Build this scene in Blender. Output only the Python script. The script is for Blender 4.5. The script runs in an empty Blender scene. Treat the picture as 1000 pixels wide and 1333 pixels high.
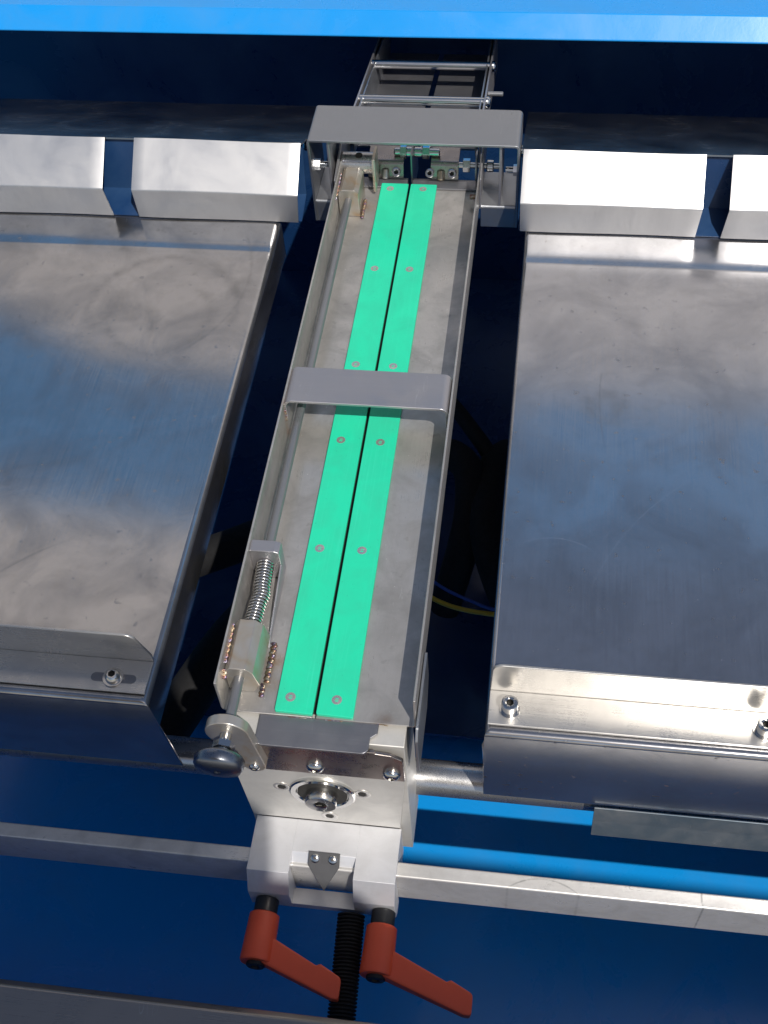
import bpy, bmesh, math, random
from mathutils import Vector, Matrix
S = 0.001                      # everything below is written in millimetres
scene = bpy.context.scene
col = scene.collection
random.seed(4)

# ------------------------------------------------------------------ camera
cd = bpy.data.cameras.new('camera')
cam = bpy.data.objects.new('camera', cd); col.objects.link(cam)
cd.sensor_fit = 'VERTICAL'; cd.sensor_height = 24.0; cd.lens = 27.569
cd.clip_start = 0.02; cd.clip_end = 500
R0 = ((0.99076484, 0.06568949, -0.11861667), (0.12463019, -0.78576364, 0.60584059), (-0.05340731, -0.61502877, -0.78669389))
cam.matrix_world = Matrix(((R0[0][0], -R0[0][1], -R0[0][2], 0.16986), (R0[1][0], -R0[1][1], -R0[1][2], -0.47518),
                           (R0[2][0], -R0[2][1], -R0[2][2], 0.91291), (0, 0, 0, 1)))
scene.camera = cam

# ------------------------------------------------------------------ light
SUN = Vector((0.40, -0.60, 1.0)).normalized()
sun_el = math.asin(SUN.z); sun_az = math.atan2(SUN.x, SUN.y)
w = bpy.data.worlds.new('World'); scene.world = w; w.use_nodes = True
nt = w.node_tree; nt.nodes.clear()
sk = nt.nodes.new('ShaderNodeTexSky'); sk.sky_type = 'NISHITA'; sk.sun_disc = False
sk.sun_elevation = sun_el; sk.sun_rotation = sun_az; sk.dust_density = 1.6; sk.air_density = 1.0; sk.ozone_density = 1.0
bg = nt.nodes.new('ShaderNodeBackground'); bg.inputs[1].default_value = 0.085
wo = nt.nodes.new('ShaderNodeOutputWorld')
nt.links.new(sk.outputs[0], bg.inputs[0]); nt.links.new(bg.outputs[0], wo.inputs[0])
sl = bpy.data.lights.new('sun', 'SUN'); sl.energy = 4.4; sl.angle = math.radians(0.5); sl.color = (1, 0.955, 0.89)
so = bpy.data.objects.new('sun', sl); col.objects.link(so); so.location = (1, -2, 3)
so.rotation_euler = SUN.to_track_quat('Z', 'Y').to_euler()
scene.view_settings.view_transform = 'Standard'; scene.view_settings.look = 'None'
scene.view_settings.exposure = -0.1; scene.view_settings.gamma = 1

# ------------------------------------------------------------------ materials
class NM:
    def __init__(s, name):
        s.m = bpy.data.materials.new(name); s.m.use_nodes = True
        s.t = s.m.node_tree; s.b = s.t.nodes['Principled BSDF']
    def n(s, t, **k):
        o = s.t.nodes.new(t)
        for a, v in k.items(): setattr(o, a, v)
        return o
    def l(s, a, b): s.t.links.new(a, b)
    def pos(s, scale, loc=(0, 0, 0), rot=(0, 0, 0)):
        g = s.n('ShaderNodeNewGeometry'); mp = s.n('ShaderNodeMapping')
        s.l(g.outputs['Position'], mp.inputs[0])
        mp.inputs['Scale'].default_value = scale; mp.inputs['Location'].default_value = loc; mp.inputs['Rotation'].default_value = rot
        return mp.outputs[0]
    def noise(s, scale, detail=3, rough=.55, rot=(0, 0, 0), dist=0):
        nz = s.n('ShaderNodeTexNoise'); s.l(s.pos(scale, rot=rot), nz.inputs['Vector'])
        nz.inputs['Scale'].default_value = 1; nz.inputs['Detail'].default_value = detail; nz.inputs['Roughness'].default_value = rough
        nz.inputs['Distortion'].default_value = dist
        return nz.outputs['Fac']
    def ramp(s, f, stops):
        r = s.n('ShaderNodeValToRGB'); s.l(f, r.inputs[0]); e = r.color_ramp.elements
        while len(e) < len(stops): e.new(.5)
        for i, (p, c) in enumerate(stops):
            e[i].position = p; e[i].color = (c, c, c, 1) if isinstance(c, (int, float)) else (*c, 1)
        return r.outputs[0]
    def mr(s, f, a, b, c, d):
        r = s.n('ShaderNodeMapRange'); r.clamp = True
        if hasattr(f, 'is_output'): s.l(f, r.inputs[0])
        for i, v in enumerate((a, b, c, d)): r.inputs[i + 1].default_value = v
        return r.outputs[0]
    def math(s, op, a, b=None, c=None):
        r = s.n('ShaderNodeMath', operation=op)
        for i, v in enumerate((a, b, c)):
            if v is None: continue
            if hasattr(v, 'is_output'): s.l(v, r.inputs[i])
            else: r.inputs[i].default_value = v
        return r.outputs[0]
    def mix(s, f, a, b, bt='MIX'):
        r = s.n('ShaderNodeMix', data_type='RGBA', blend_type=bt)
        for i, v in ((0, f), (6, a), (7, b)):
            if hasattr(v, 'is_output'): s.l(v, r.inputs[i])
            elif i == 0: r.inputs[0].default_value = v
            else: r.inputs[i].default_value = (*v, 1)
        return r.outputs[2]
    def bump(s, h, strength, dist=.0003, prev=None):
        b = s.n('ShaderNodeBump'); s.l(h, b.inputs['Height']); b.inputs['Strength'].default_value = strength
        b.inputs['Distance'].default_value = dist
        if prev: s.l(prev, b.inputs['Normal'])
        s.l(b.outputs[0], s.b.inputs['Normal']); return b.outputs[0]
    def arc(s, cx, cy, r, wd, lo, hi, axis='y'):
        "mask of a circular rub mark on a horizontal plate: centre, radius, width in mm, kept between lo and hi"
        g = s.n('ShaderNodeNewGeometry'); sp = s.n('ShaderNodeSeparateXYZ'); s.l(g.outputs['Position'], sp.inputs[0])
        dx = s.math('SUBTRACT', sp.outputs[0], cx * S); dy = s.math('SUBTRACT', sp.outputs[1], cy * S)
        d = s.math('SQRT', s.math('ADD', s.math('MULTIPLY', dx, dx), s.math('MULTIPLY', dy, dy)))
        e = s.math('ABSOLUTE', s.math('SUBTRACT', d, r * S))
        m = s.mr(e, 0, wd * S, 1, 0)
        a = sp.outputs[1] if axis == 'y' else sp.outputs[0]
        k = s.math('MULTIPLY', s.mr(a, lo * S, (lo + 12) * S, 0, 1), s.mr(a, (hi - 12) * S, hi * S, 1, 0))
        return s.math('MULTIPLY', m, k)

def steel(name, base=(.56, .55, .54), metal=.75, rough=.36, rvar=.08, brush='y', stain=.18, stain_col=(.36, .35, .34), bmp=.12, blotch=14, arcs=(), specks=False):
    k = NM(name); b = k.b; b.inputs['Metallic'].default_value = metal
    sc = {'y': (2600, 14, 2600), 'x': (14, 2600, 2600), 'z': (2600, 2600, 14), 'n': (900, 900, 900)}[brush]
    fine = k.noise(sc, 3); big = k.noise((blotch,) * 3, 5, .6, dist=.6); mid = k.noise((blotch * 5,) * 3, 4, .65, dist=.4)
    st = k.math('MULTIPLY', k.mr(big, .42, .72, 0, 1), stain)
    c = k.mix(st, base, stain_col)
    c = k.mix(k.math('MULTIPLY', k.mr(mid, .5, .8, 0, 1), stain * .5), c, (base[0] * .72, base[1] * .7, base[2] * .66))
    c = k.mix(.06, c, k.ramp(fine, [(.3, .25), (.7, .85)]), 'OVERLAY')
    rg = k.math('ADD', k.mr(big, .3, .7, rough - rvar, rough + rvar), k.mr(fine, .3, .7, -.04, .04))
    for (ar, tint, amt, dr) in arcs:
        a = k.math('MULTIPLY', k.arc(*ar), k.mr(mid, .35, .6, .35, 1)); a = k.math('MULTIPLY', a, amt)
        c = k.mix(a, c, tint); rg = k.math('ADD', rg, k.math('MULTIPLY', a, dr))
    if specks:      # dust grains and dried drops
        c = k.mix(k.mr(k.noise((420,) * 3, 1), .775, .80, 0, .7), c, (.85, .84, .8))
        dr_ = k.mr(k.noise((95,) * 3, 2), .66, .72, 0, .35); c = k.mix(dr_, c, (.26, .25, .25)); rg = k.math('ADD', rg, k.math('MULTIPLY', dr_, .25))
    # random hairline scratches
    for ang, sd in ((.5, 61), (-.75, 83), (1.25, 47)):
        v = k.noise((sd * 1.2, 6.5, 40), 2, .5, rot=(0, 0, ang), dist=.3)
        e = k.mr(k.math('ABSOLUTE', k.math('SUBTRACT', v, .5)), 0, .0022, 1, 0)
        gate = k.mr(k.noise((19 + sd * .1,) * 3, 1), .64, .70, 0, .25)
        a = k.math('MULTIPLY', e, gate)
        c = k.mix(a, c, (.8, .8, .8)); rg = k.math('ADD', rg, k.math('MULTIPLY', a, .1))
    k.l(c, b.inputs['Base Color']); k.l(rg, b.inputs['Roughness'])
    p = k.bump(fine, bmp * .4, .00004) if bmp > 0 else None; k.bump(big, .10, .001, p)
    return k.m

def plain(name, c, rough=.5, metal=0, coat=0, var=.12, scale=60, bmp=.0, bscale=800):
    k = NM(name); b = k.b
    n = k.noise((scale,) * 3, 4)
    k.l(k.mix(k.mr(n, .3, .7, 0, var * 2), c, tuple(x * .6 for x in c)), b.inputs['Base Color'])
    k.l(k.mr(k.noise((scale * 3,) * 3, 3), .3, .7, rough - .05, rough + .07), b.inputs['Roughness'])
    b.inputs['Metallic'].default_value = metal; b.inputs['Coat Weight'].default_value = coat; b.inputs['Coat Roughness'].default_value = .12
    if bmp: k.bump(k.noise((bscale,) * 3, 2), bmp, .0002)
    return k.m

def paint_blue(name, c):
    k = NM(name); b = k.b
    dust = k.noise((9, 9, 9), 6, .65, dist=.5); speck = k.noise((420, 420, 420), 2)
    cc = k.mix(k.mr(dust, .45, .8, 0, .22), c, (.10, .20, .32))
    cc = k.mix(k.mr(speck, .74, .80, 0, .35), cc, (.25, .3, .36))
    k.l(cc, b.inputs['Base Color']); k.l(k.mr(dust, .3, .7, .2, .38), b.inputs['Roughness'])
    b.inputs['Coat Weight'].default_value = .25; b.inputs['Coat Roughness'].default_value = .12
    k.bump(k.noise((260, 260, 260), 2), .12, .0003)
    return k.m

M = {}
M['tray_l'] = steel('tray_steel_smeared', base=(.53, .52, .52), metal=.94, rough=.15, rvar=.035, brush='y', bmp=0, stain=.8, stain_col=(.30, .30, .31), specks=True, blotch=13, arcs=[
    ((-262, 505, 88, 9, 470, 640), (.27, .26, .25), .42, .10), ((-262, 490, 60, 12, 400, 545), (.27, .26, .25), .3, .1),
    ((-340, 560, 170, 3, 430, 640), (.3, .29, .28), .4, .1), ((-300, 470, 34, 14, 455, 560), (.3, .29, .28), .35, .08),
    ((-120, -90, 300, 2.2, 60, 170), (.3, .29, .28), .4, .1), ((-175, 545, 10, 12, 520, 575), (.34, .33, .32), .5, .05)])
M['tray_r'] = steel('tray_steel_scratched', base=(.55, .55, .57), metal=.94, rough=.19, rvar=.04, brush='y', bmp=0, stain=.75, stain_col=(.30, .30, .32), specks=True, blotch=10, arcs=[
    ((520, 60, 300, .9, 150, 300), (.8, .8, .8), .3, .06), ((512, 66, 303, .6, 190, 330), (.8, .8, .8), .22, .05),
    ((330, 560, 55, 2.2, 575, 640), (.7, .7, .7), .2, .06), ((200, 150, 60, .8, 195, 225), (.8, .8, .8), .5, .1),
    ((150, 300, 7, .6, 80, 560), (.8, .8, .8), .25, .1), ((248, 385, 16, 18, 350, 420), (.3, .29, .28), .4, .05), ((640, 400, 400, 1.6, 330, 440), (.28, .27, .26), .4, .05)])
M['channel'] = steel('channel_steel', base=(.50, .48, .46), metal=.66, rough=.36, rvar=.08, brush='y', stain=.8, stain_col=(.30, .29, .28), specks=True, blotch=26, arcs=[
    ((-46, 47, 2, 13, 15, 80), (.36, .22, .11), .7, -.05), ((-47, 25, 1, 12, 5, 60), (.36, .24, .13), .6, 0), ((-50, 700, 2, 12, 660, 730), (.38, .24, .13), .7, 0),
    ((60, -3, 1, 12, -12, 25), (.22, .15, .11), .7, 0), ((0, 0, 2, 16, -14, 18), (.25, .22, .20), .4, 0), ((-76, 322, 1, 10, 305, 335), (.40, .20, .10), .6, 0)])
M['strap'] = steel('strap_steel', base=(.44, .43, .45), metal=.82, rough=.40, brush='x', stain=.15, blotch=25)
M['yoke'] = steel('yoke_steel', base=(.37, .385, .41), metal=.9, rough=.38, brush='y', stain=.2, blotch=18)
M['cover'] = steel('cover_steel', base=(.70, .69, .68), metal=.93, rough=.42, rvar=.06, brush='z', stain=.15, blotch=16, bmp=.1)
M['darktop'] = steel('cover_top_steel', base=(.34, .33, .32), metal=1, rough=.22, rvar=.05, brush='x', stain=.3, blotch=12, bmp=.05)
M['polished'] = steel('polished_steel', base=(.66, .65, .63), metal=1, rough=.16, rvar=.04, brush='n', stain=.1, bmp=.03)
M['knob'] = steel('knob_steel', base=(.24, .26, .30), metal=1, rough=.3, rvar=.04, brush='n', stain=.1, bmp=.03)
M['rod'] = steel('rod_steel', base=(.22, .225, .24), metal=.6, rough=.36, brush='y', stain=.1, bmp=.05)
M['shaft'] = steel('shaft_steel', base=(.55, .55, .56), metal=.9, rough=.28, brush='n', stain=.3, blotch=30)
M['rail'] = steel('rail_steel', base=(.70, .68, .65), metal=.5, rough=.36, rvar=.1, brush='x', stain=.55, blotch=30, bmp=.3, arcs=[
    ((210, -110, 52, 1.2, -75, -50), (.2, .2, .19), .8, .1), ((395, -60, 40, 1.3, -90, -40), (.2, .2, .19), .8, .1)])
M['blasted'] = steel('blasted_steel', base=(.68, .66, .62), metal=.55, rough=.5, rvar=.05, brush='n', stain=.3, blotch=30, bmp=.06)
M['alu'] = steel('satin_aluminium', base=(.64, .64, .66), metal=.45, rough=.42, rvar=.07, brush='x', stain=.3, blotch=34, bmp=.3)
M['bracket'] = steel('bracket_steel', base=(.66, .64, .61), metal=.8, rough=.3, brush='x', stain=.25, blotch=22)
M['tan'] = steel('front_plate_steel', base=(.42, .37, .34), metal=.97, rough=.3, brush='n', stain=.35, blotch=40, stain_col=(.33, .27, .24))
M['frontedge'] = steel('front_edge_steel', base=(.36, .32, .29), metal=.9, rough=.32, brush='x', stain=.3, blotch=8)
M['strip'] = steel('bluish_strip_steel', base=(.13, .17, .21), metal=.6, rough=.4, brush='x', stain=.4, blotch=30)
M['plate_dark'] = steel('grey_plate_steel', base=(.26, .26, .28), metal=.82, rough=.40, brush='x', stain=.3, blotch=20)
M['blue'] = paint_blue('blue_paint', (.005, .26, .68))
M['shaded_blue'] = paint_blue('shaded_blue_paint', (.008, .035, .11))  # darker copy of the blue paint, deep shade put into the colour
M['housing'] = plain('blue_housing_paint', (.004, .15, .38), rough=.75, var=.08, scale=3)
def greenmat():
    k = NM('green_plastic'); st = k.noise((500, 9, 500), 4, .6); bl = k.noise((24,) * 3, 5, .6, dist=.5); sp = k.noise((330,) * 3, 2)
    c = k.mix(k.mr(bl, .4, .75, 0, .45), (.018, .60, .35), (.03, .40, .25))
    c = k.mix(k.mr(st, .55, .75, 0, .35), c, (.06, .68, .46)); c = k.mix(k.mr(sp, .70, .76, 0, .5), c, (.02, .26, .17))
    k.l(c, k.b.inputs['Base Color']); k.l(k.mr(bl, .3, .7, .28, .5), k.b.inputs['Roughness'])
    k.bump(st, .2, .0002); return k.m
M['green'] = greenmat()
M['red'] = plain('red_plastic', (.68, .085, .03), rough=.42, var=.08, scale=60, bmp=.5, bscale=1400)
M['black'] = plain('black_plastic', (.012, .012, .013), rough=.42, bmp=.1)
M['rubber'] = plain('black_rubber', (.004, .004, .005), rough=.85, bmp=.15)
M['yellow'] = plain('yellow_cable_jacket', (.55, .40, .03), rough=.45)
M['bluecable'] = plain('blue_cable_jacket', (.02, .08, .4), rough=.45)
M['pale'] = plain('pale_housing_paint', (.50, .47, .46), rough=.6, var=.06, scale=4)
M['fabric'] = plain('beige_fabric', (.38, .33, .27), rough=.9)
M['pointer'] = plain('grey_pointer_metal', (.07, .07, .075), rough=.45, metal=.3)
M['dark'] = plain('dark_socket', (.03, .028, .025), rough=.6, metal=.3)
def weldmat():
    k = NM('heat_tinted_weld'); n = k.noise((150, 150, 150), 3, dist=.5)
    r = k.n('ShaderNodeValToRGB'); k.l(n, r.inputs[0]); e = r.color_ramp.elements
    st = [(.30, (.46, .44, .40)), (.44, (.36, .28, .18)), (.51, (.26, .13, .09)), (.58, (.18, .14, .24)), (.66, (.42, .42, .42))]
    while len(e) < len(st): e.new(.5)
    for i, (p, c) in enumerate(st): e[i].position = p; e[i].color = (*c, 1)
    k.l(r.outputs[0], k.b.inputs['Base Color']); k.b.inputs['Metallic'].default_value = .9; k.b.inputs['Roughness'].default_value = .36
    return k.m
M['weld'] = weldmat()
def block_steel():
    k = NM('heat_tinted_block_steel'); n = k.noise((45, 45, 45), 3, dist=.4)
    c = k.ramp(n, [(.35, (.52, .50, .47)), (.55, (.50, .45, .38)), (.68, (.48, .36, .24))])
    k.l(c, k.b.inputs['Base Color']); k.b.inputs['Metallic'].default_value = .75; k.b.inputs['Roughness'].default_value = .34
    k.bump(k.noise((1500, 40, 1500), 2), .15, .0001); return k.m
M['block'] = block_steel()
def groundmat():
    k = NM('concrete_ground')
    c = k.mix(k.mr(k.noise((1.2,) * 3, 6), .35, .7, 0, 1), (.46, .43, .38), (.34, .32, .29))
    c = k.mix(k.mr(k.noise((160,) * 3, 3), .45, .7, 0, .4), c, (.22, .21, .19))
    k.l(c, k.b.inputs['Base Color']); k.b.inputs['Roughness'].default_value = .85; k.bump(k.noise((90,) * 3, 4), .5, .004)
    return k.m
M['ground'] = groundmat()

# ------------------------------------------------------------------ mesh helpers (mm)
def fillet(pts, r, n=5):
    out = [Vector(pts[0])]
    for i in range(1, len(pts) - 1):
        p0, p, p1 = Vector(pts[i - 1]), Vector(pts[i]), Vector(pts[i + 1])
        rr = r[i] if isinstance(r, (list, tuple)) else r
        a, b = (p0 - p).normalized(), (p1 - p).normalized()
        ang = a.angle(b); 
        if rr <= 0 or ang > 3.1: out.append(p); continue
        t = rr / math.tan(ang / 2); t = min(t, (p0 - p).length * .49, (p1 - p).length * .49); r2 = t * math.tan(ang / 2)
        c = p + (a + b).normalized() * (r2 / math.sin(ang / 2))
        s, e = p + a * t - c, p + b * t - c
        tot = s.angle_signed(e) if True else 0
        for k in range(n + 1):
            th = -tot * k / n
            out.append(c + Vector((s.x * math.cos(th) - s.y * math.sin(th), s.x * math.sin(th) + s.y * math.cos(th))))
    out.append(Vector(pts[-1])); return out
def roundpoly(pts, r, n=4):
    "closed polygon with rounded corners"
    q = [pts[-1]] + list(pts) + [pts[0]]
    rr = [0] + (list(r) if isinstance(r, (list, tuple)) else [r] * len(pts)) + [0]
    f = fillet(q, rr, n); return f[1:-1]
def thicken(pts, t):
    pts = [Vector(p) for p in pts]; L, Rr = [], []
    for i, p in enumerate(pts):
        d0 = (p - pts[i - 1]).normalized() if i else (pts[1] - p).normalized()
        d1 = (pts[i + 1] - p).normalized() if i < len(pts) - 1 else d0
        d = (d0 + d1).normalized(); nrm = Vector((-d.y, d.x)); k = 1 / max(.4, nrm.dot(Vector((-d0.y, d0.x))))
        Rr.append(p + nrm * t * k); L.append(p)
    return L + Rr[::-1]
class MB:
    def __init__(s): s.bm = bmesh.new()
    def prism(s, poly, axis, a, b, caps=True):
        "poly 2D; axis x: (y,z); y: (x,z); z: (x,y)"
        def P(u, v, w):
            return {'x': (w, u, v), 'y': (u, w, v), 'z': (u, v, w)}[axis]
        A = [s.bm.verts.new(P(p[0], p[1], a)) for p in poly]; B = [s.bm.verts.new(P(p[0], p[1], b)) for p in poly]
        n = len(poly); fs = []
        for i in range(n): fs.append(s.bm.faces.new((A[i], A[(i + 1) % n], B[(i + 1) % n], B[i])))
        if caps: fs.append(s.bm.faces.new(A)); fs.append(s.bm.faces.new(B[::-1]))
        bmesh.ops.recalc_face_normals(s.bm, faces=fs); return s
    def box(s, x0, x1, y0, y1, z0, z1): return s.prism([(x0, y0), (x1, y0), (x1, y1), (x0, y1)], 'z', z0, z1)
    def lathe(s, prof, p0, d, segs=24, hexa=()):
        "prof: list of (r, h) along direction d from p0; rows whose index is in hexa are hexagonal"
        d = Vector(d).normalized(); p0 = Vector(p0); u = d.orthogonal().normalized(); v = d.cross(u)
        rows = []
        for j, (r, h) in enumerate(prof):
            row = []
            for i in range(segs):
                a = 2 * math.pi * i / segs; rr = r
                if j in hexa:
                    m = (a % (math.pi / 3)) - math.pi / 6; rr = r * math.cos(math.pi / 6) / math.cos(m)
                row.append(s.bm.verts.new(p0 + d * h + (u * math.cos(a) + v * math.sin(a)) * rr))
            rows.append(row)
        fs = []
        for A, B in zip(rows, rows[1:]):
            for i in range(segs): fs.append(s.bm.faces.new((A[i], A[(i + 1) % segs], B[(i + 1) % segs], B[i])))
        fs.append(s.bm.faces.new(rows[0][::-1])); fs.append(s.bm.faces.new(rows[-1]))
        bmesh.ops.recalc_face_normals(s.bm, faces=fs)
        return s
    def cyl(s, p0, p1, r, segs=24, ch=0):
        p0, p1 = Vector(p0), Vector(p1); L = (p1 - p0).length
        pr = [(r, 0), (r, L)] if not ch else [(r - ch, 0), (r, ch), (r, L - ch), (r - ch, L)]
        return s.lathe(pr, p0, p1 - p0, segs)
    def tube(s, pts, r, segs=12):
        pts = [Vector(p) for p in pts]; rows = []; t0 = (pts[1] - pts[0]).normalized(); u = t0.orthogonal().normalized()
        for i, p in enumerate(pts):
            t = (pts[min(i + 1, len(pts) - 1)] - pts[max(i - 1, 0)]).normalized()
            u = (u - t * u.dot(t)).normalized(); v = t.cross(u)
            rows.append([s.bm.verts.new(p + (u * math.cos(2 * math.pi * k / segs) + v * math.sin(2 * math.pi * k / segs)) * r) for k in range(segs)])
        fs = []
        for A, B in zip(rows, rows[1:]):
            for i in range(segs): fs.append(s.bm.faces.new((A[i], A[(i + 1) % segs], B[(i + 1) % segs], B[i])))
        fs.append(s.bm.faces.new(rows[0][::-1])); fs.append(s.bm.faces.new(rows[-1]))
        bmesh.ops.recalc_face_normals(s.bm, faces=fs); return s
    def blob(s, c, r, sc=(1, 1, 1), sub=2):
        g = bmesh.ops.create_icosphere(s.bm, subdivisions=sub, radius=r)
        for v in g['verts']: v.co = Vector(c) + Vector((v.co.x * sc[0], v.co.y * sc[1], v.co.z * sc[2]))
        return s
    def build(s, name, m, parent=None, bevel=0, segs=2, ang=32):
        bm = s.bm; off = Vector(parent_loc(parent)) if parent else Vector((0, 0, 0))
        for v in bm.verts: v.co = v.co * S - off
        for f in bm.faces: f.smooth = True
        lim = math.radians(ang)
        for e in bm.edges:
            if len(e.link_faces) == 2 and e.calc_face_angle(0) > lim: e.smooth = False
        me = bpy.data.meshes.new(name); bm.to_mesh(me); bm.free(); me.materials.append(m)
        o = bpy.data.objects.new(name, me); col.objects.link(o); o.parent = parent
        if bevel:
            md = o.modifiers.new('bevel', 'BEVEL'); md.width = bevel * S; md.segments = segs; md.limit_method = 'ANGLE'
            md.angle_limit = math.radians(40); md.harden_normals = True
        return o
def parent_loc(o):
    v = Vector((0, 0, 0))
    while o: v += o.location; o = o.parent
    return v
def tag(o, label=None, cat=None, group=None, kind=None):
    if label: o['label'] = label
    if cat: o['category'] = cat
    if group: o['group'] = group
    if kind: o['kind'] = kind
    return o
def thing(name, label, cat, loc=(0, 0, 0), group=None):
    o = bpy.data.objects.new(name, None); col.objects.link(o); o.location = Vector(loc) * S; o.empty_display_size = .02
    return tag(o, label, cat, group)
def sheet(mb, pts, r, t, axis, a, b, n=5): mb.prism(thicken(fillet(pts, r, n), t), axis, a, b); return mb
def dup(o, dloc=(0, 0, 0), parent='same'):
    c = o.copy(); col.objects.link(c)
    c.parent = o.parent if parent == 'same' else parent
    c.location = o.location + Vector(dloc) * S
    for ch in list(o.children):
        g = ch.copy(); col.objects.link(g); g.parent = c
        for q in list(ch.children): h = q.copy(); col.objects.link(h); h.parent = g
    return c
def cap_screw(p, d, r, h, parent, name='socket_screw', m='polished', washer=0, button=False, sock=.5):
    mb = MB()
    if washer: mb.lathe([(washer, -1.5), (washer, 0)], p, d, 24)
    k = r * sock
    if button: pr = [(r, 0), (r, h * .25), (r * .93, h * .55), (r * .75, h * .85), (k * 1.25, h), (k, h), (k * .98, h * .35)]
    else: pr = [(r, 0), (r, h - .7), (r - .7, h), (k * 1.08, h), (k, h - .4), (k * .98, h * .4)]
    mb.lathe(pr, p, d, 24, hexa=(len(pr) - 2, len(pr) - 1))
    o = mb.build(name, M[m], parent)
    mb2 = MB().lathe([(k * .96, 0), (k * .96, .4)], Vector(p) + Vector(d).normalized() * (h * .4), d, 24, hexa=(0, 1))
    if sock > .41: mb2.build('socket', M['dark'], o)
    else: mb2.bm.free()
    return o

# ------------------------------------------------------------------ setting
g = MB().box(-40000, 40000, -40000, 40000, -1000, -920).build('ground', M['ground']); tag(g, kind='structure')

# blue machine frame round everything
fr = thing('machine_frame', 'bright blue painted machine frame around the trays, with a deep trough below', 'machine frame', (0, 400, -520))
MB().box(-900, 760, -212, 1152, -526, -520).build('floor_panel', M['blue'], fr)
MB().box(-900, 760, 1150, 1156, -519, 75).build('back_panel', M['shaded_blue'], fr)
MB().box(-899, 759, 245, 1149, -500, -495).build('shade_deck', M['shaded_blue'], fr)  # dark sheet added to imitate the shade deep in the trough
MB().box(-900, 760, -218, -212.5, -519, -168).build('front_panel', M['blue'], fr)
MB().box(-906, -900.5, -212, 1150, -526, 80).build('side_panel', M['blue'], fr)
MB().box(760.5, 766, -212, 1150, -526, 80).build('side_panel', M['blue'], fr)
mb = MB(); sheet(mb, [(1012, 46), (1000, 52), (1025, 77), (1160, 77)], [0, 2, 3.5, 0], -2.5, 'x', -900, 760)
mb.build('top_beam', M['blue'], fr)
mb = MB(); sheet(mb, [(-211, -185), (-207, -158), (-214, -150), (-470, -158), (-480, -175)], [0, 5, 5, 5, 0], 2.5, 'x', -700, 700)
o = mb.build('front_edge', M['frontedge'], fr); tag(o, 'brushed steel edge sheet along the front of the blue frame')

# pale and blue housing added outside the frame, shaped to be mirrored in the trays
hs = thing('mirrored_housing', 'added tall pale housing with a large blue panel, out of view, mirrored in the trays', 'housing', (0, 1700, -920))
MB().prism([(-2550, 560), (-1107, 960), (-900, 1115), (-577, 1165), (1850, 1120), (1850, 1690), (-700, 1790), (-2550, 1580)], 'y', 1494, 1508).build('blue_panel', M['housing'], hs, 3)
MB().box(-2600, 1900, 1510, 1890, 180, 1720).build('lower_body', M['pale'], hs, 4)
MB().box(-2600, -420, 1515, 1890, 1721, 3000).build('upper_reflector', M['pale'], hs, 4)
for lx in (-2550, 1850):
    for ly in (1550, 1850): MB().box(lx - 25, lx + 25, ly - 25, ly + 25, -920, 179).build('leg', M['housing'], hs)
# unseen panel added for the photographer's shadow, outline cut to shade the lower left
aw = thing('shade_panel', 'flat beige panel on a single post, added out of view to cast the lower left shade', 'shade_panel', (-500, -1700, -920))
MB().prism([(-900, -590), (80, -640), (320, -665), (425, -790), (440, -818), (492, -850), (505, -915), (590, -920), (630, -948), (1300, -955), (1300, -1900), (-900, -1900)], 'z', 1200, 1206).build('shade_sheet', M['fabric'], aw)
MB().cyl((-500, -1700, -920), (-500, -1700, 1199), 25).build('post', M['frontedge'], aw)

# ------------------------------------------------------------------ trays
def tray(x0, x1, m, name, label, rin, inner_right):
    t = thing(name, label, 'tray', ((x0 + x1) / 2, 330, -125), 'steel trays on both sides of the channel')
    bm = bmesh.new()
    def stations(a, b, ra, rb, n, inner, sd, se):
        L = [(a, -sd), (a, -sd / 2), (a, -ra)]
        for k in range(1, n + 1):
            th = math.pi / 2 * k / n; L.append((a + ra * (1 - math.cos(th)), -ra * (1 - math.sin(th))))
        L += [(p, 0) for p in inner]
        for k in range(0, n):
            th = math.pi / 2 * k / n; L.append((b - rb + rb * math.sin(th), -rb * (1 - math.cos(th))))
        L += [(b, -rb), (b, -se / 2), (b, -se)]
        return L
    xs = stations(x0, x1, 6 if inner_right else rin, rin if inner_right else 6, 6, [x0 + (x1 - x0) * k / 12 for k in range(1, 12)], 48, 48)
    ys = stations(-4, 664, 5, 4, 5, [30, 120, 240, 360, 480, 560, 600, 607, 611, 615, 622, 640], 150, 50)
    def rise(y): 
        return 0 if y < 604 else (5.5 * ((y - 604) / 60) if y > 614 else 5.5 * (y - 604) ** 2 / (20 * 60))
    vs = [[bm.verts.new((x, y + .093 * max(0, -min(dx, dy) - 5) * (1 - y / 664), min(dx, dy) + (rise(y) if min(dx, dy) > -30 else 0) + (.5 * math.sin((x - x0) / 150) * math.sin(y / 210) if min(dx, dy) > -.01 else 0)))
           for (y, dy) in ys] for (x, dx) in xs]
    for i in range(len(xs) - 1):
        for j in range(len(ys) - 1): bm.faces.new((vs[i][j], vs[i + 1][j], vs[i + 1][j + 1], vs[i][j + 1]))
    bmesh.ops.recalc_face_normals(bm, faces=bm.faces[:])
    mb = MB(); mb.bm.free(); mb.bm = bm
    o = mb.build('tray_body', m, t, ang=60)
    md = o.modifiers.new('thickness', 'SOLIDIFY'); md.thickness = 2 * S; md.offset = -1
    return t
TL = tray(-700, -150, M['tray_l'], 'steel_tray', 'left steel tray with dark circular smears and a rub mark at its back', 8, True)
TR = tray(148, 700, M['tray_r'], 'steel_tray', 'right steel tray with long hairline scratches and a two screw bracket', 5, False)
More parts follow.
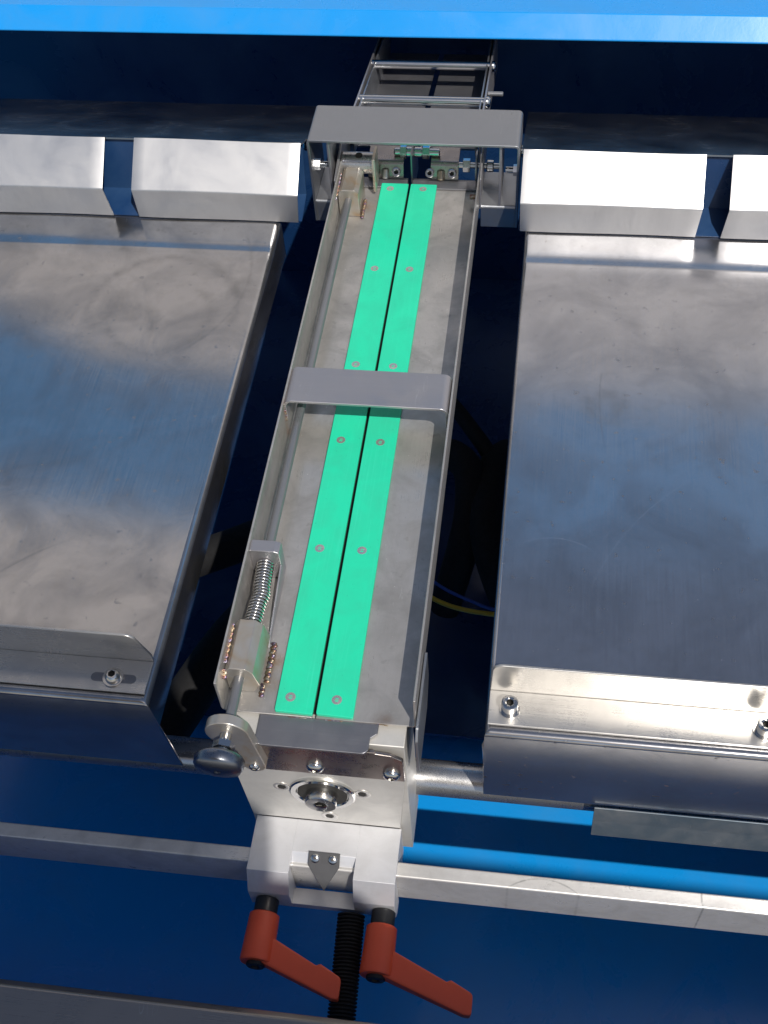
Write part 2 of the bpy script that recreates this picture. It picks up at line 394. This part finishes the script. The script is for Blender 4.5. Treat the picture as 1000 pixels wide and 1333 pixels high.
def angle(x0, x1, tray_, left, label):
    # plate lying on the tray plus a flange standing up at its back, one corner rounded
    y0, y1, zt, hh = 4, 37, 1.5, 44
    mb = MB()
    mb.box(x0, x1, y0, y1, zt, zt + 2.5)
    if left: poly = roundpoly([(x0, zt + .3), (x1, zt + .3), (x1, zt + 12), (x1 - 12, zt + hh), (x0, zt + hh)], [0, 0, 3, 10, 0])
    else: poly = roundpoly([(x0, zt + .3), (x1, zt + .3), (x1, zt + hh), (x0 + 2, zt + hh)], [0, 0, 0, 9])
    mb.prism(poly, 'y', y1 + .01, y1 + 2.5)
    o = mb.build('angle_bracket', M['bracket'], tray_, .6); tag(o, label); return o
bl = angle(-690, -154, TL, True, 'steel angle bracket with a slotted hole at its right end')
br = angle(150, 690, TR, False, 'steel angle bracket held by two socket screws')
# slot with screw on the left bracket
mb = MB(); sl_ = roundpoly([(-207, 12.5), (-165, 12.5), (-165, 21.5), (-207, 21.5)], 4.4, 6); mb.prism(sl_, 'z', 4.05, 4.2); mb.build('slot', M['plate_dark'], bl)
cap_screw((-186, 17, 5.9), (0, 0, 1), 7, 6, bl, washer=9.5, button=True, m='polished')
for x in (168, 381): cap_screw((x, 19, 5.5), (0, 0, 1), 7.2, 12, br, washer=9, sock=.48)

# ------------------------------------------------------------------ sheet covers behind the trays
def cover(x0, x1, flaps, label, tilt=0):
    t = thing('rear_cover', label, 'cover', ((x0 + x1) / 2, 700, 0), 'steel covers behind the trays')
    MB().prism(thicken([(712, 80), (702, 16), (661, 6)], -1.5), 'x', x0 + 1, x1 - 1).build('inner_sheet', M['shaded_blue'], t)  # dark blue colour stands in for the dim blue reflection in the notch
    mb = MB(); sheet(mb, [(707.5, 85.8), (945, -20), (946, -34)], [0, 3, 0], -2, 'x', x0, x1); o = mb.build('top_sheet', M['darktop'], t)
    for (a, b, ia, ib) in flaps:
        bm = bmesh.new(); prof = fillet([(707, 86), (660, 46), (659, 7.5)], [0, 2.2, 0], 5); rows = []
        mb = MB(); mb.bm.free(); mb.bm = bm; N = 14
        for i in range(N + 1):
            row = []
            for (y, z) in prof:
                k = max(0, (46 - z) / 40)     # the lower lip is cut slanting at notches
                xa = a + (k * ia); xb = b - (k * ib); x = xa + (xb - xa) * i / N
                row.append(bm.verts.new((x, y + .8 * math.sin(x / 37 + z / 30), z + .35 * math.sin(x / 61 + 1))))
            rows.append(row)
        for A, B in zip(rows, rows[1:]):
            for j in range(len(prof) - 1): bm.faces.new((A[j], B[j], B[j + 1], A[j + 1]))
        bmesh.ops.recalc_face_normals(bm, faces=bm.faces[:])
        o = mb.build('flap', M['cover'], t); md = o.modifiers.new('thickness', 'SOLIDIFY'); md.thickness = 2 * S; md.offset = 0
    return t
cover(-620, -122, [(-618, -366, 0, -6), (-329, -124, 2, 3)], 'left steel cover with shiny sloping flaps behind the smeared tray')
cover(139, 600, [(141, 349, 1, 3), (379, 599, -4, 0)], 'right steel cover with sun bleached flaps behind the scratched tray')

# ------------------------------------------------------------------ yoke over the rear end of the channel
yk = thing('yoke_bracket', 'grey steel yoke bridging the rear end of the channel', 'bracket', (10, 735, -23))
mb = MB(); sheet(mb, [(-115, -22), (-115, 95), (137, 95), (137, -22)], [0, 4, 6, 0], -3, 'y', 700, 772); mb.build('bridge', M['yoke'], yk, .4)
for (a, b) in ((-112, -78), (92, 134)):
    mb = MB(); sheet(mb, [(701.5, -23), (701.5, 8), (770, 8)], [0, 3.5, 0], -3, 'x', a + .05, b - .05); mb.build('side_ledge', M['yoke'], yk, .4)
for x in (-92, 113): MB().box(x, x + 3, 703, 770, 8.2, 91.8).build('web', M['strap'], yk, .3)
for x, d in ((-119, -1), (141, 1)):
    MB().cyl((x - 4 * d, 738, 62), (x + 8 * d, 738, 62), 7, 20, 1).build('bolt_head', M['polished'], yk)
for x, d in ((-112, 1), (134, -1)):
    mb = MB(); mb.cyl((x, 728, 42), (x + 14 * d, 728, 42), 4, 16); mb.cyl((x, 728, 42), (x + 5 * d, 728, 42), 7, 6); mb.build('cross_bolt', M['polished'], yk)
for x in (-75, 96): MB().cyl((x - 18, 712, 13), (x - 10, 712, 13), 3, 10).build('weld_bead', M['weld'], yk)

# ------------------------------------------------------------------ guide channel
ch = thing('guide_channel', 'long steel guide channel with two green strips down its middle', 'channel', (4, 370, -2))
bm = MB(); bm.prism(thicken(fillet([(-82, 48), (-82, 0), (-1.7, 0)], [0, 7, 0], 6), 2)[::1], 'y', -4, 748)
bm.prism(thicken(fillet([(90, 46), (90, 0), (1.7, 0)], [0, 4, 0], 6), -2), 'y', -4, 748)
o = bm.build('channel_sheet', M['channel'], ch, .35)
MB().prism(roundpoly([(-24, -44), (40, -44), (60, -20), (60, 22), (-16, 22), (-24, 12)], 3), 'x', 90.8, 93.2).build('side_skirt', M['yoke'], ch, .4)
MB().box(-86, -84.2, 12, 700, -46, 20).build('side_skirt', M['yoke'], ch, .4)
MB().prism(roundpoly([(-48, -3.9), (-48, -33), (51, -33), (51, -18), (57, -13), (57, -3.9)], [0, 6, 6, 2, 3, 0]), 'z', -1.9, .6).build('front_tab', M['plate_dark'], ch, .4)
MB().box(-6, 6, 2, 735, -7, -2.6).build('joint_backing', M['dark'], ch)
# cross strap
mb = MB(); sheet(mb, [(-81.5, 22), (-81.5, 49), (87.5, 49), (87.5, 22)], [0, 9, 9, 0], -3, 'y', 324, 373, 8)
mb.build('cross_strap', M['strap'], ch, .5)
# green strips
SY = [(732, 733), (581, 582), (423, 423), (313, 313), (174, 175), (12, 13)]
for (a, b, sx, si) in ((-35, -1.2, -23, 0), (1.8, 34.5, 18, 1)):
    mb = MB(); mb.prism(roundpoly([(a, -2), (b, -3), (b, 743), (a, 743)], 1.5), 'z', .3 + 1.9, 6.2)
    st = mb.build('guide_strip', M['green'], ch, .5)
    first = None
    for q in SY:
        if first is None:
            mb = MB(); p = (sx, q[si], 6.0)
            mb.lathe([(4.6, 0), (4.6, .35), (3.4, .30), (2.0, -.1 + .3), (1.9, .1)], p, (0, 0, 1), 16, hexa=(3, 4))
            mb.box(sx - 3.3, sx + 3.3, q[si] - .5, q[si] + .5, 6.38, 6.44)
            first = mb.build('screw', M['bracket'], st); fy = q[si]
        else:
            s2 = dup(first, (0, q[si] - fy, 0)); s2.rotation_euler = (0, 0, 0)
# rear end: adapter plates, clamp screws
for (a, b) in ((-76, -3), (3, 86)):
    mb = MB(); sheet(mb, [(737, 2.4), (757, 2.4), (760, -14)], [0, 3, 0], 2.2, 'x', a, b); mb.build('rear_plate', M['plate_dark'], ch, .3)
    mb = MB(); sheet(mb, [(758, 2), (764, 22), (790, 26)], [0, 4, 0], 2.5, 'x', a + 22, b - 6 if a < 0 else b - 26); mb.build('clamp_plate', M['tan'], ch, .4)
for x in (-46, -18, 24, 52): cap_screw((x, 760, 11), (0, -.85, .5), 5.6, 6, ch, name='rear_screw', sock=.5)
for x in (-32, 38): MB().cyl((x, 754, 5), (x, 760, 14), 5, 16).build('pin_end', M['block'], ch)
mb = MB(); mb.cyl((-22, 774, 31), (36, 774, 31), 5, 20, 1.5); mb.cyl((-14, 774, 31), (-6, 774, 31), 8.5, 6); mb.cyl((14, 774, 31), (23, 774, 31), 8.5, 6)
mb.cyl((-6, 774, 31), (1, 774, 31), 6.5, 20); mb.cyl((4, 774, 31), (13, 774, 31), 6.5, 20)
mb.build('centre_bolt', M['polished'], ch, .4)
MB().box(1.2, 3, 752, 812, -20, 42).build('divider_plate', M['plate_dark'], ch)
mb = MB(); mb.cyl((60, 757, 26), (112, 757, 26), 3.6, 16, 1); mb.cyl((66, 757, 26), (75, 757, 26), 8.5, 6); mb.cyl((95, 757, 26), (104, 757, 26), 7.5, 20, 1)
mb.build('side_bolt', M['polished'], ch, .4)
mb = MB()
for x, r in ((82, 19), (87, 15)): mb.cyl((x, 757, 26), (x + 2, 757, 26), r, 28)
mb.build('washer', M['strap'], ch, .3)
MB().prism(roundpoly([(700, 5), (748, 5), (800, 20), (800, 70), (775, 70), (700, 48)], [0, 0, 4, 8, 8, 0]), 'x', 90.3, 92.4).build('ear_plate', M['strap'], ch, .3)
MB().prism(roundpoly([(690, 12), (748, 4), (800, 20), (806, 58), (785, 66), (690, 47)], [0, 0, 4, 8, 8, 0]), 'x', -84.6, -82.3).build('ear_plate', M['strap'], ch, .3)
# rear block and barrel on the left wall
mb = MB(); mb.prism([(-79, 2.5), (-54, 2.5), (-54, 35), (-59, 40), (-74, 40), (-79, 35)], 'y', 680, 726); mb.build('rear_block', M['block'], ch, .6)
mb = MB(); mb.lathe([(12.5, 0), (13, .6), (13, 40.4), (12.5, 41)], (-81, 739, 38), (1, 0, 0), 32); bar = mb.build('barrel', M['shaft'], ch, .3)
MB().cyl((-60, 736, 50.2), (-60, 735.8, 51.2), 4.4, 18).build('cross_hole', M['dark'], bar)
MB().box(-42.5, -39, 722, 752, 8, 54).build('barrel_plate', M['block'], ch, .5)
# spring guide plate
mb = MB(); mb.prism(roundpoly([(-80, 2.3), (-52, 2.3), (-52, 42), (-57, 44), (-80, 44)], [0, 0, 2, 2, 0]), 'y', 139, 152); mb.build('spring_stop', M['strap'], ch, .6)
mb = MB(); mb.prism([(139, 2.3), (139, 24), (72, 8), (62, 2.3)], 'x', -53.2, -51.6); mb.build('stop_gusset', M['strap'], ch, .2)
# front block (hexagonal looking bar) with rod bore
mb = MB(); mb.prism([(-79, 6), (-74, 2.4), (-57, 2.4), (-50, 15), (-54, 34), (-60, 40), (-74, 40), (-79, 34)], 'y', 16, 67); mb.build('front_block', M['block'], ch, .6)
def weld(pts, r, parent, n=9):
    mb = MB()
    n = n * 5; r = r * .72
    for i in range(n):
        f = i / (n - 1); p = Vector(pts[0]).lerp(Vector(pts[1]), f)
        mb.blob(p + Vector((.5 * math.sin(i * .9), 0, 0)), r * (1 + .05 * math.sin(i * 1.9)), (1.1, .45, .5))
    return mb.build('weld_seam', M['weld'], parent, ang=80)
weld(((-47.5, 26, 4), (-47.5, 66, 4)), 3.6, ch, 11); weld(((-50, 12, 3), (-50, 24, 3)), 3, ch, 4)
weld(((-80, 24, 36), (-80, 62, 38)), 2.8, ch, 10); weld(((-79, 12, 30), (-79, 18, 34)), 3, ch, 3)
weld(((-51.5, 676, 4), (-51.5, 712, 4)), 2.6, ch, 9); weld(((-80.5, 670, 34), (-80.5, 715, 38)), 2.0, ch, 9)
weld(((-80.3, 322, 22), (-80.3, 322, 36)), 2.2, ch, 5); weld(((87.2, 322, 24), (87.2, 322, 36)), 1.8, ch, 4)
weld(((-22, -4.5, .8), (-8, -4.5, .8)), 1.3, ch, 6); weld(((10, -4.5, .8), (24, -4.5, .8)), 1.2, ch, 6); weld(((56, -4, 1), (64, -5, 1)), 1.4, ch, 5)

# ------------------------------------------------------------------ spring rod with knob
rd = thing('adjusting_rod', 'round steel adjusting rod with spring and knob along the left channel wall', 'rod', (-67, -30, 25))
MB().cyl((-67, -60, 25), (-67, 742, 25), 4.6, 20).build('rod', M['rod'], rd)
pts = []; turns = 21
for i in range(turns * 16 + 1):
    f = i / (turns * 16); y = 138 - f * 70
    sag = math.sin(f * math.pi) * 1.6 + (1.5 if .38 < f < .62 else 0) * math.sin((f - .38) / .24 * math.pi)
    a = 2 * math.pi * i / 16
    pts.append((-67 + 7.4 * math.cos(a) + sag, y, 25 + 7.4 * math.sin(a)))
MB().tube(pts, 1.15, 8).build('spring', M['polished'], rd, ang=70)
mb = MB(); mb.lathe([(4, 0), (5, 1), (5, 8), (9.5, 8.4), (9.5, 14), (6, 15), (6, 17)], (-67, -38.5, 25), (0, -1, 0), 24, hexa=(3, 4)); mb.build('lock_nut', M['polished'], rd)
mb = MB(); mb.lathe([(7, 0), (15, 1.2), (19.5, 3), (21.3, 6), (21.3, 12), (19, 15.5), (10, 17.2), (5, 18), (3, 17.4), (2.6, 15)], (-68, -55, 25), (0, -1, -.12), 40); mb.build('knob', M['knob'], rd, ang=50)
# arm plate carrying the rod end
ap = thing('rod_arm', 'rounded steel arm plate holding the knob end of the rod', 'bracket', (-60, -32, -30))
def hull(c0, r0, c1, r1, n=14):
    c0, c1 = Vector(c0), Vector(c1); d = c1 - c0; L = d.length; th = math.atan2(d.y, d.x); b = math.acos((r0 - r1) / L); P = []
    for k in range(n + 1):
        a = th + b + (2 * math.pi - 2 * b) * k / n; P.append(c0 + Vector((math.cos(a), math.sin(a))) * r0)
    for k in range(n + 1):
        a = th - b + 2 * b * k / n; P.append(c1 + Vector((math.cos(a), math.sin(a))) * r1)
    return P
mb = MB(); mb.prism(hull((-67, 24), 19, (-51, -33), 10), 'y', -38, -28.4); mb.build('arm_plate', M['block'], ap, .8)
cap_screw((-51, -38, -33), (0, -1, 0), 5, 3, ap, name='arm_screw', sock=.55, button=True)

# ------------------------------------------------------------------ bearing block at the front
bb = thing('bearing_block', 'pale steel bearing block under the front end of the channel', 'bearing block', (2, -10, -222))
MB().box(-76, 81, -22, 30, -222, -3.5).build('block_body', M['blasted'], bb, .8)
MB().prism([(-78, -57), (80, -56), (71, -169), (-74, -169)], 'y', -25.2, -22.2).build('face_plate', M['blasted'], bb, .5)
MB().prism(roundpoly([(-76, -5), (-76, -56.5), (80, -56), (80, -16), (70, -9), (56, -7), (56, -5)], [2, 0, 0, 4, 2, 0, 0]), 'y', -29, -25.4).build('upper_plate', M['tan'], bb, .5)
for x, z in ((1, -41), (69, -43)): cap_screw((x, -29, z), (0, -1, 0), 8, 5, bb, name='button_screw', button=True, sock=.4)
mb = MB(); mb.lathe([(31, 0), (31, 2.2), (29.5, 3.2), (25, 3.2), (24, 1.6), (20, 1.6), (20, .4)], (1, -25.2, -103), (0, -1, 0), 48); br_ = mb.build('bearing_ring', M['polished'], bb, ang=28)
MB().lathe([(23.5, 0), (23.5, .5)], (1, -26.8, -103), (0, -1, 0), 40).build('bearing_seal', M['dark'], br_)
cap_screw((1, -27, -103), (0, -1, 0), 15, 11, br_, name='centre_bolt', sock=.42)
for x, z in ((-37, -98), (38.5, -98), (3, -155)):
    mb = MB(); mb.lathe([(8, 0), (8, .6), (6.6, .8), (4.4, .5), (4.2, .2)], (x, -25.2, z), (0, -1, 0), 24, hexa=(4,)); o = mb.build('sunk_screw', M['bracket'], bb)
    MB().lathe([(4.3, 0), (4.3, .15)], (x, -25.9, z), (0, -1, 0), 24, hexa=(0, 1)).build('socket', M['dark'], o)

# ------------------------------------------------------------------ aluminium clamp block with window
cb = thing('clamp_block', 'white aluminium clamp block with a window and a pointer, clamped on the flat rail', 'clamp block', (1, -60, -235))
full = [(-25.5, -170), (-80, -170), (-92, -196), (-92, -226), (-84, -236), (-30, -236), (-30, -222.6), (-25.5, -222.6)]
def cheek(x0, x1): return [(y, z) for (y, z) in full]
rail_slot = [(-25.5, -170), (-80, -170), (-92, -196), (-92, -226), (-84, -236), (-72, -236), (-72, -176.5), (-52, -176.5), (-52, -222), (-25.5, -222)]
mb = MB(); mb.prism(rail_slot, 'x', -70.5, -30); mb.prism(rail_slot, 'x', 32, 72)
mb.prism([(-25.5, -170), (-58, -170), (-70, -181), (-66, -176.6), (-52, -176.6), (-52, -222), (-25.5, -222)], 'x', -30, 32)
mb.prism([(-74.5, -222), (-92, -217), (-92, -226), (-84, -236), (-74.5, -236)], 'x', -30, 32)
mb.build('block_body', M['alu'], cb, .6, ang=14)
# pointer
mb = MB(); d = Vector((0, -.82, -.57)); nrm = Vector((0, -.57, .82)); base = Vector((2, -57, -167.8))
P2 = [(-15, 0), (15, 0), (15, 13), (2, 36), (-15, 13)]
A = [mb.bm.verts.new(base + Vector((u, 0, 0)) + d * v + nrm * .2) for u, v in P2]; B = [mb.bm.verts.new(base + Vector((u, 0, 0)) + d * v + nrm * 2.4) for u, v in P2]
for i in range(5): mb.bm.faces.new((A[i], A[(i + 1) % 5], B[(i + 1) % 5], B[i]))
mb.bm.faces.new(A); mb.bm.faces.new(B[::-1]); bmesh.ops.recalc_face_normals(mb.bm, faces=mb.bm.faces[:])
pt = mb.build('pointer', M['pointer'], cb, .3)
for u in (-8.5, 8.5):
    c = base + Vector((u, 0, 0)) + d * 6 + nrm * 2.4
    mb = MB(); mb.lathe([(4.4, 0), (4.4, .9), (3.4, 1.8), (1, 2.2)], c, nrm, 20); q = mb.build('screw', M['polished'], pt, ang=50)

# ------------------------------------------------------------------ clamp levers
def lever(cx, cz, tip, label):
    t = thing('clamp_lever', label, 'clamp lever', (cx, -95, cz), 'red clamping levers under the block')
    MB().cyl((cx, -92.3, cz), (cx, -112, cz), 11.5, 28, .8).build('stud', M['black'], t)
    mb = MB(); mb.lathe([(13, 0), (14.6, 1.2), (15.4, 30), (15.8, 44), (14.8, 46)], (cx, -107, cz), (0, -1, 0), 36)
    # arm: tapered blade with a raised pad at the end, in the plane of hub axis and arm
    ax = Vector((tip[0] - cx, 0, tip[2] - cz)); L = ax.length
    prof = roundpoly([(4, 14), (L - 25, 10), (L - 21, 13.5), (L, 11), (L, -9), (L - 7, -11.5), (4, -14)], [0, 1, 2, 3, 3, 4, 0], 3)
    hx = Vector((ax.x, 0, ax.z)).normalized(); nz = hx.cross(Vector((0, 1, 0)))
    def row(h, sc):
        r = []
        for (u, y) in prof:
            yc = -138 + (tip[1] + 12 + 138) * (u / L)
            th = h * (1 - .28 * u / L)
            r.append(mb.bm.verts.new(Vector((cx, 0, cz)) + hx * u + Vector((0, yc + y * sc, 0)) + nz * th))
        return r
    rows = [row(-8, .8), row(-6.5, .96), row(-4, 1), row(4, 1), row(6.5, .96), row(8, .8)]
    n = len(prof); fs = []
    for A, B in zip(rows, rows[1:]):
        for i in range(n): fs.append(mb.bm.faces.new((A[i], A[(i + 1) % n], B[(i + 1) % n], B[i])))
    fs.append(mb.bm.faces.new(rows[0])); fs.append(mb.bm.faces.new(rows[-1][::-1])); bmesh.ops.recalc_face_normals(mb.bm, faces=fs)
    mb.build('handle', M['red'], t, ang=40)
    mb = MB(); mb.lathe([(9, 0), (9, 4), (8, 5), (4.6, 5), (4.3, 2)], (cx, -152, cz), (0, -1, 0), 28, hexa=(3, 4)); mb.build('end_screw', M['black'], t)
    return t
lever(-53, -212, (29, -181, -216), 'left red clamping lever, its tip over the black bellows')
lever(61, -212, (151, -180, -222), 'right red clamping lever, pointing over the blue trough')

# ------------------------------------------------------------------ rail, shaft, bellows, loose strip
rl = MB().box(-700, 700, -70, -55.5, -232, -176.8).build('flat_rail', M['rail'], None, 1.6, 3)
tag(rl, 'long flat brushed steel rail running across the front under the block', 'rail')
sh = MB().cyl((-690, 36, -181), (690, 36, -181), 18, 40).build('round_shaft', M['shaft']); tag(sh, 'thick round steel shaft running across below the trays', 'shaft')
mb = MB(); pr = []
for i in range(34):
    y = i * 3.4; pr += [(10.2, y), (13.4, y + .9), (13.4, y + 1.9), (10.2, y + 2.8)]
mb.lathe(pr, (29, -95, -222), (.035, -1, -.10), 28); bl2 = mb.build('bellows', M['rubber'], None, ang=70); tag(bl2, 'black ribbed rubber bellows under the clamp block', 'bellows')
mb = MB(); sheet(mb, [(8, -152), (4, -172), (-2, -192)], [0, 20, 0], -1.5, 'x', 254, 690); ls = mb.build('loose_strip', M['strip'], None, .3)
tag(ls, 'bluish steel strip under the front edge of the right tray', 'strip')

# ------------------------------------------------------------------ chute behind the yoke
ct = thing('rear_chute', 'narrow dark steel chute with cross rods behind the yoke', 'chute', (5, 950, 0))
def sl3(y): return 43 - (y - 860) * .177
for x in (-82, 84):
    mb = MB()
    mb.prism([(790, sl3(790)), (1140, sl3(1140)), (1140, sl3(1140) - 70), (790, sl3(790) - 50)], 'x', x - 1.2, x + 1.2)
    mb.build('side_rail', M['strap'], ct, .3)
    mb = MB(); mb.prism([(790, sl3(790) - 1), (1140, sl3(1140) - 1), (1140, sl3(1140) - 60), (790, sl3(790) - 40)], 'x', x + (5 if x < 0 else -6), x + (7 if x < 0 else -4)); mb.build('inner_rail', M['yoke'], ct, .3)
for a, b in ((-76, -2), (6, 78)):
    MB().prism([(812, sl3(812) - 40), (1140, sl3(1140) - 48), (1140, sl3(1140) - 51), (812, sl3(812) - 43)], 'x', a, b).build('floor_plate', M['plate_dark'], ct, .3)
    MB().prism([(880, sl3(880) - 38), (915, sl3(915) - 38.6), (915, sl3(915) - 36), (880, sl3(880) - 35.4)], 'x', a + 6, b - 6).build('cover_strip', M['yoke'], ct, .3)
for y, dz in ((1000, -6), (882, -6), (872, -22)):
    z = sl3(y) + dz
    MB().cyl((-80.5, y, z), (82.5, y, z), 6, 20).build('cross_rod', M['polished'], ct)
    mb = MB(); mb.lathe([(7.5, 0), (7.5, 3), (5, 5.5), (2, 6)], (85.5, y, z), (1, 0, 0), 20); mb.build('rod_nut', M['polished'], ct, ang=50)
MB().cyl((85.5, 905, sl3(905) - 4), (106, 905, sl3(905) - 4), 3.2, 14, .8).build('stop_pin', M['rod'], ct)

# ------------------------------------------------------------------ hoses and cables down in the trough
def curve(name, pts, r, m, label, cat, group=None):
    P = [Vector(p) for p in pts]; out = []
    for i in range(len(P) - 1):
        a, b, c, d = P[max(i - 1, 0)], P[i], P[i + 1], P[min(i + 2, len(P) - 1)]
        for k in range(8):
            t = k / 8; out.append(.5 * ((2 * b) + (-a + c) * t + (2 * a - 5 * b + 4 * c - d) * t * t + (-a + 3 * b - 3 * c + d) * t ** 3))
    out.append(P[-1]); o = MB().tube(out, r, 14).build(name, m, None, ang=70); return tag(o, label, cat, group)
G = 'black hoses in the trough'
curve('hose', [(-30, 800, -330), (40, 690, -310), (85, 620, -300), (125, 560, -310), (170, 480, -360)], 11, M['rubber'], 'thin black hose slanting down beside the channel', 'hose', G)
curve('hose', [(20, 600, -420), (50, 590, -330), (88, 545, -300), (98, 490, -310), (92, 440, -340), (70, 400, -430)], 21, M['rubber'], 'thick black hose bending down near the strap', 'hose', G)
curve('hose', [(180, 640, -400), (140, 590, -330), (122, 520, -310), (130, 430, -320), (170, 380, -420)], 26, M['rubber'], 'thick black hose half hidden by the right tray', 'hose', G)
curve('hose', [(-60, 560, -330), (-110, 480, -300), (-150, 420, -300), (-260, 380, -330)], 24, M['rubber'], 'black hose crossing the left gap behind the smeared tray', 'hose', G)
curve('hose', [(-50, 380, -360), (-110, 340, -310), (-170, 260, -300), (-240, 120, -330)], 28, M['rubber'], 'black hose arching through the left gap nearest the spring', 'hose', G)
curve('cable', [(20, 380, -330), (60, 335, -305), (95, 318, -300), (140, 314, -302), (220, 330, -330)], 3, M['yellow'], 'thin yellow cable curving between channel and right tray', 'cable', 'cables in the trough')
curve('cable', [(30, 400, -330), (70, 362, -320), (110, 340, -315), (150, 332, -320), (230, 350, -340)], 2, M['bluecable'], 'thin blue cable above the yellow one', 'cable', 'cables in the trough')
bt = MB().lathe([(9, 0), (9, 4), (5, 6), (3, 6)], (75, 585, -519.5), (0, 0, 1), 16, hexa=(0, 1)).build('bolt', M['polished']); tag(bt, 'single bright bolt on the trough floor', 'bolt')

# flat faces stay flat next to rounded bends
for o in col.objects:
    if o.type == 'MESH' and o.name.split('.')[0] not in ('spring', 'hose', 'cable', 'bellows', 'weld_seam'):
        md = o.modifiers.new('weighted_normals', 'WEIGHTED_NORMAL'); md.keep_sharp = True; md.weight = 90
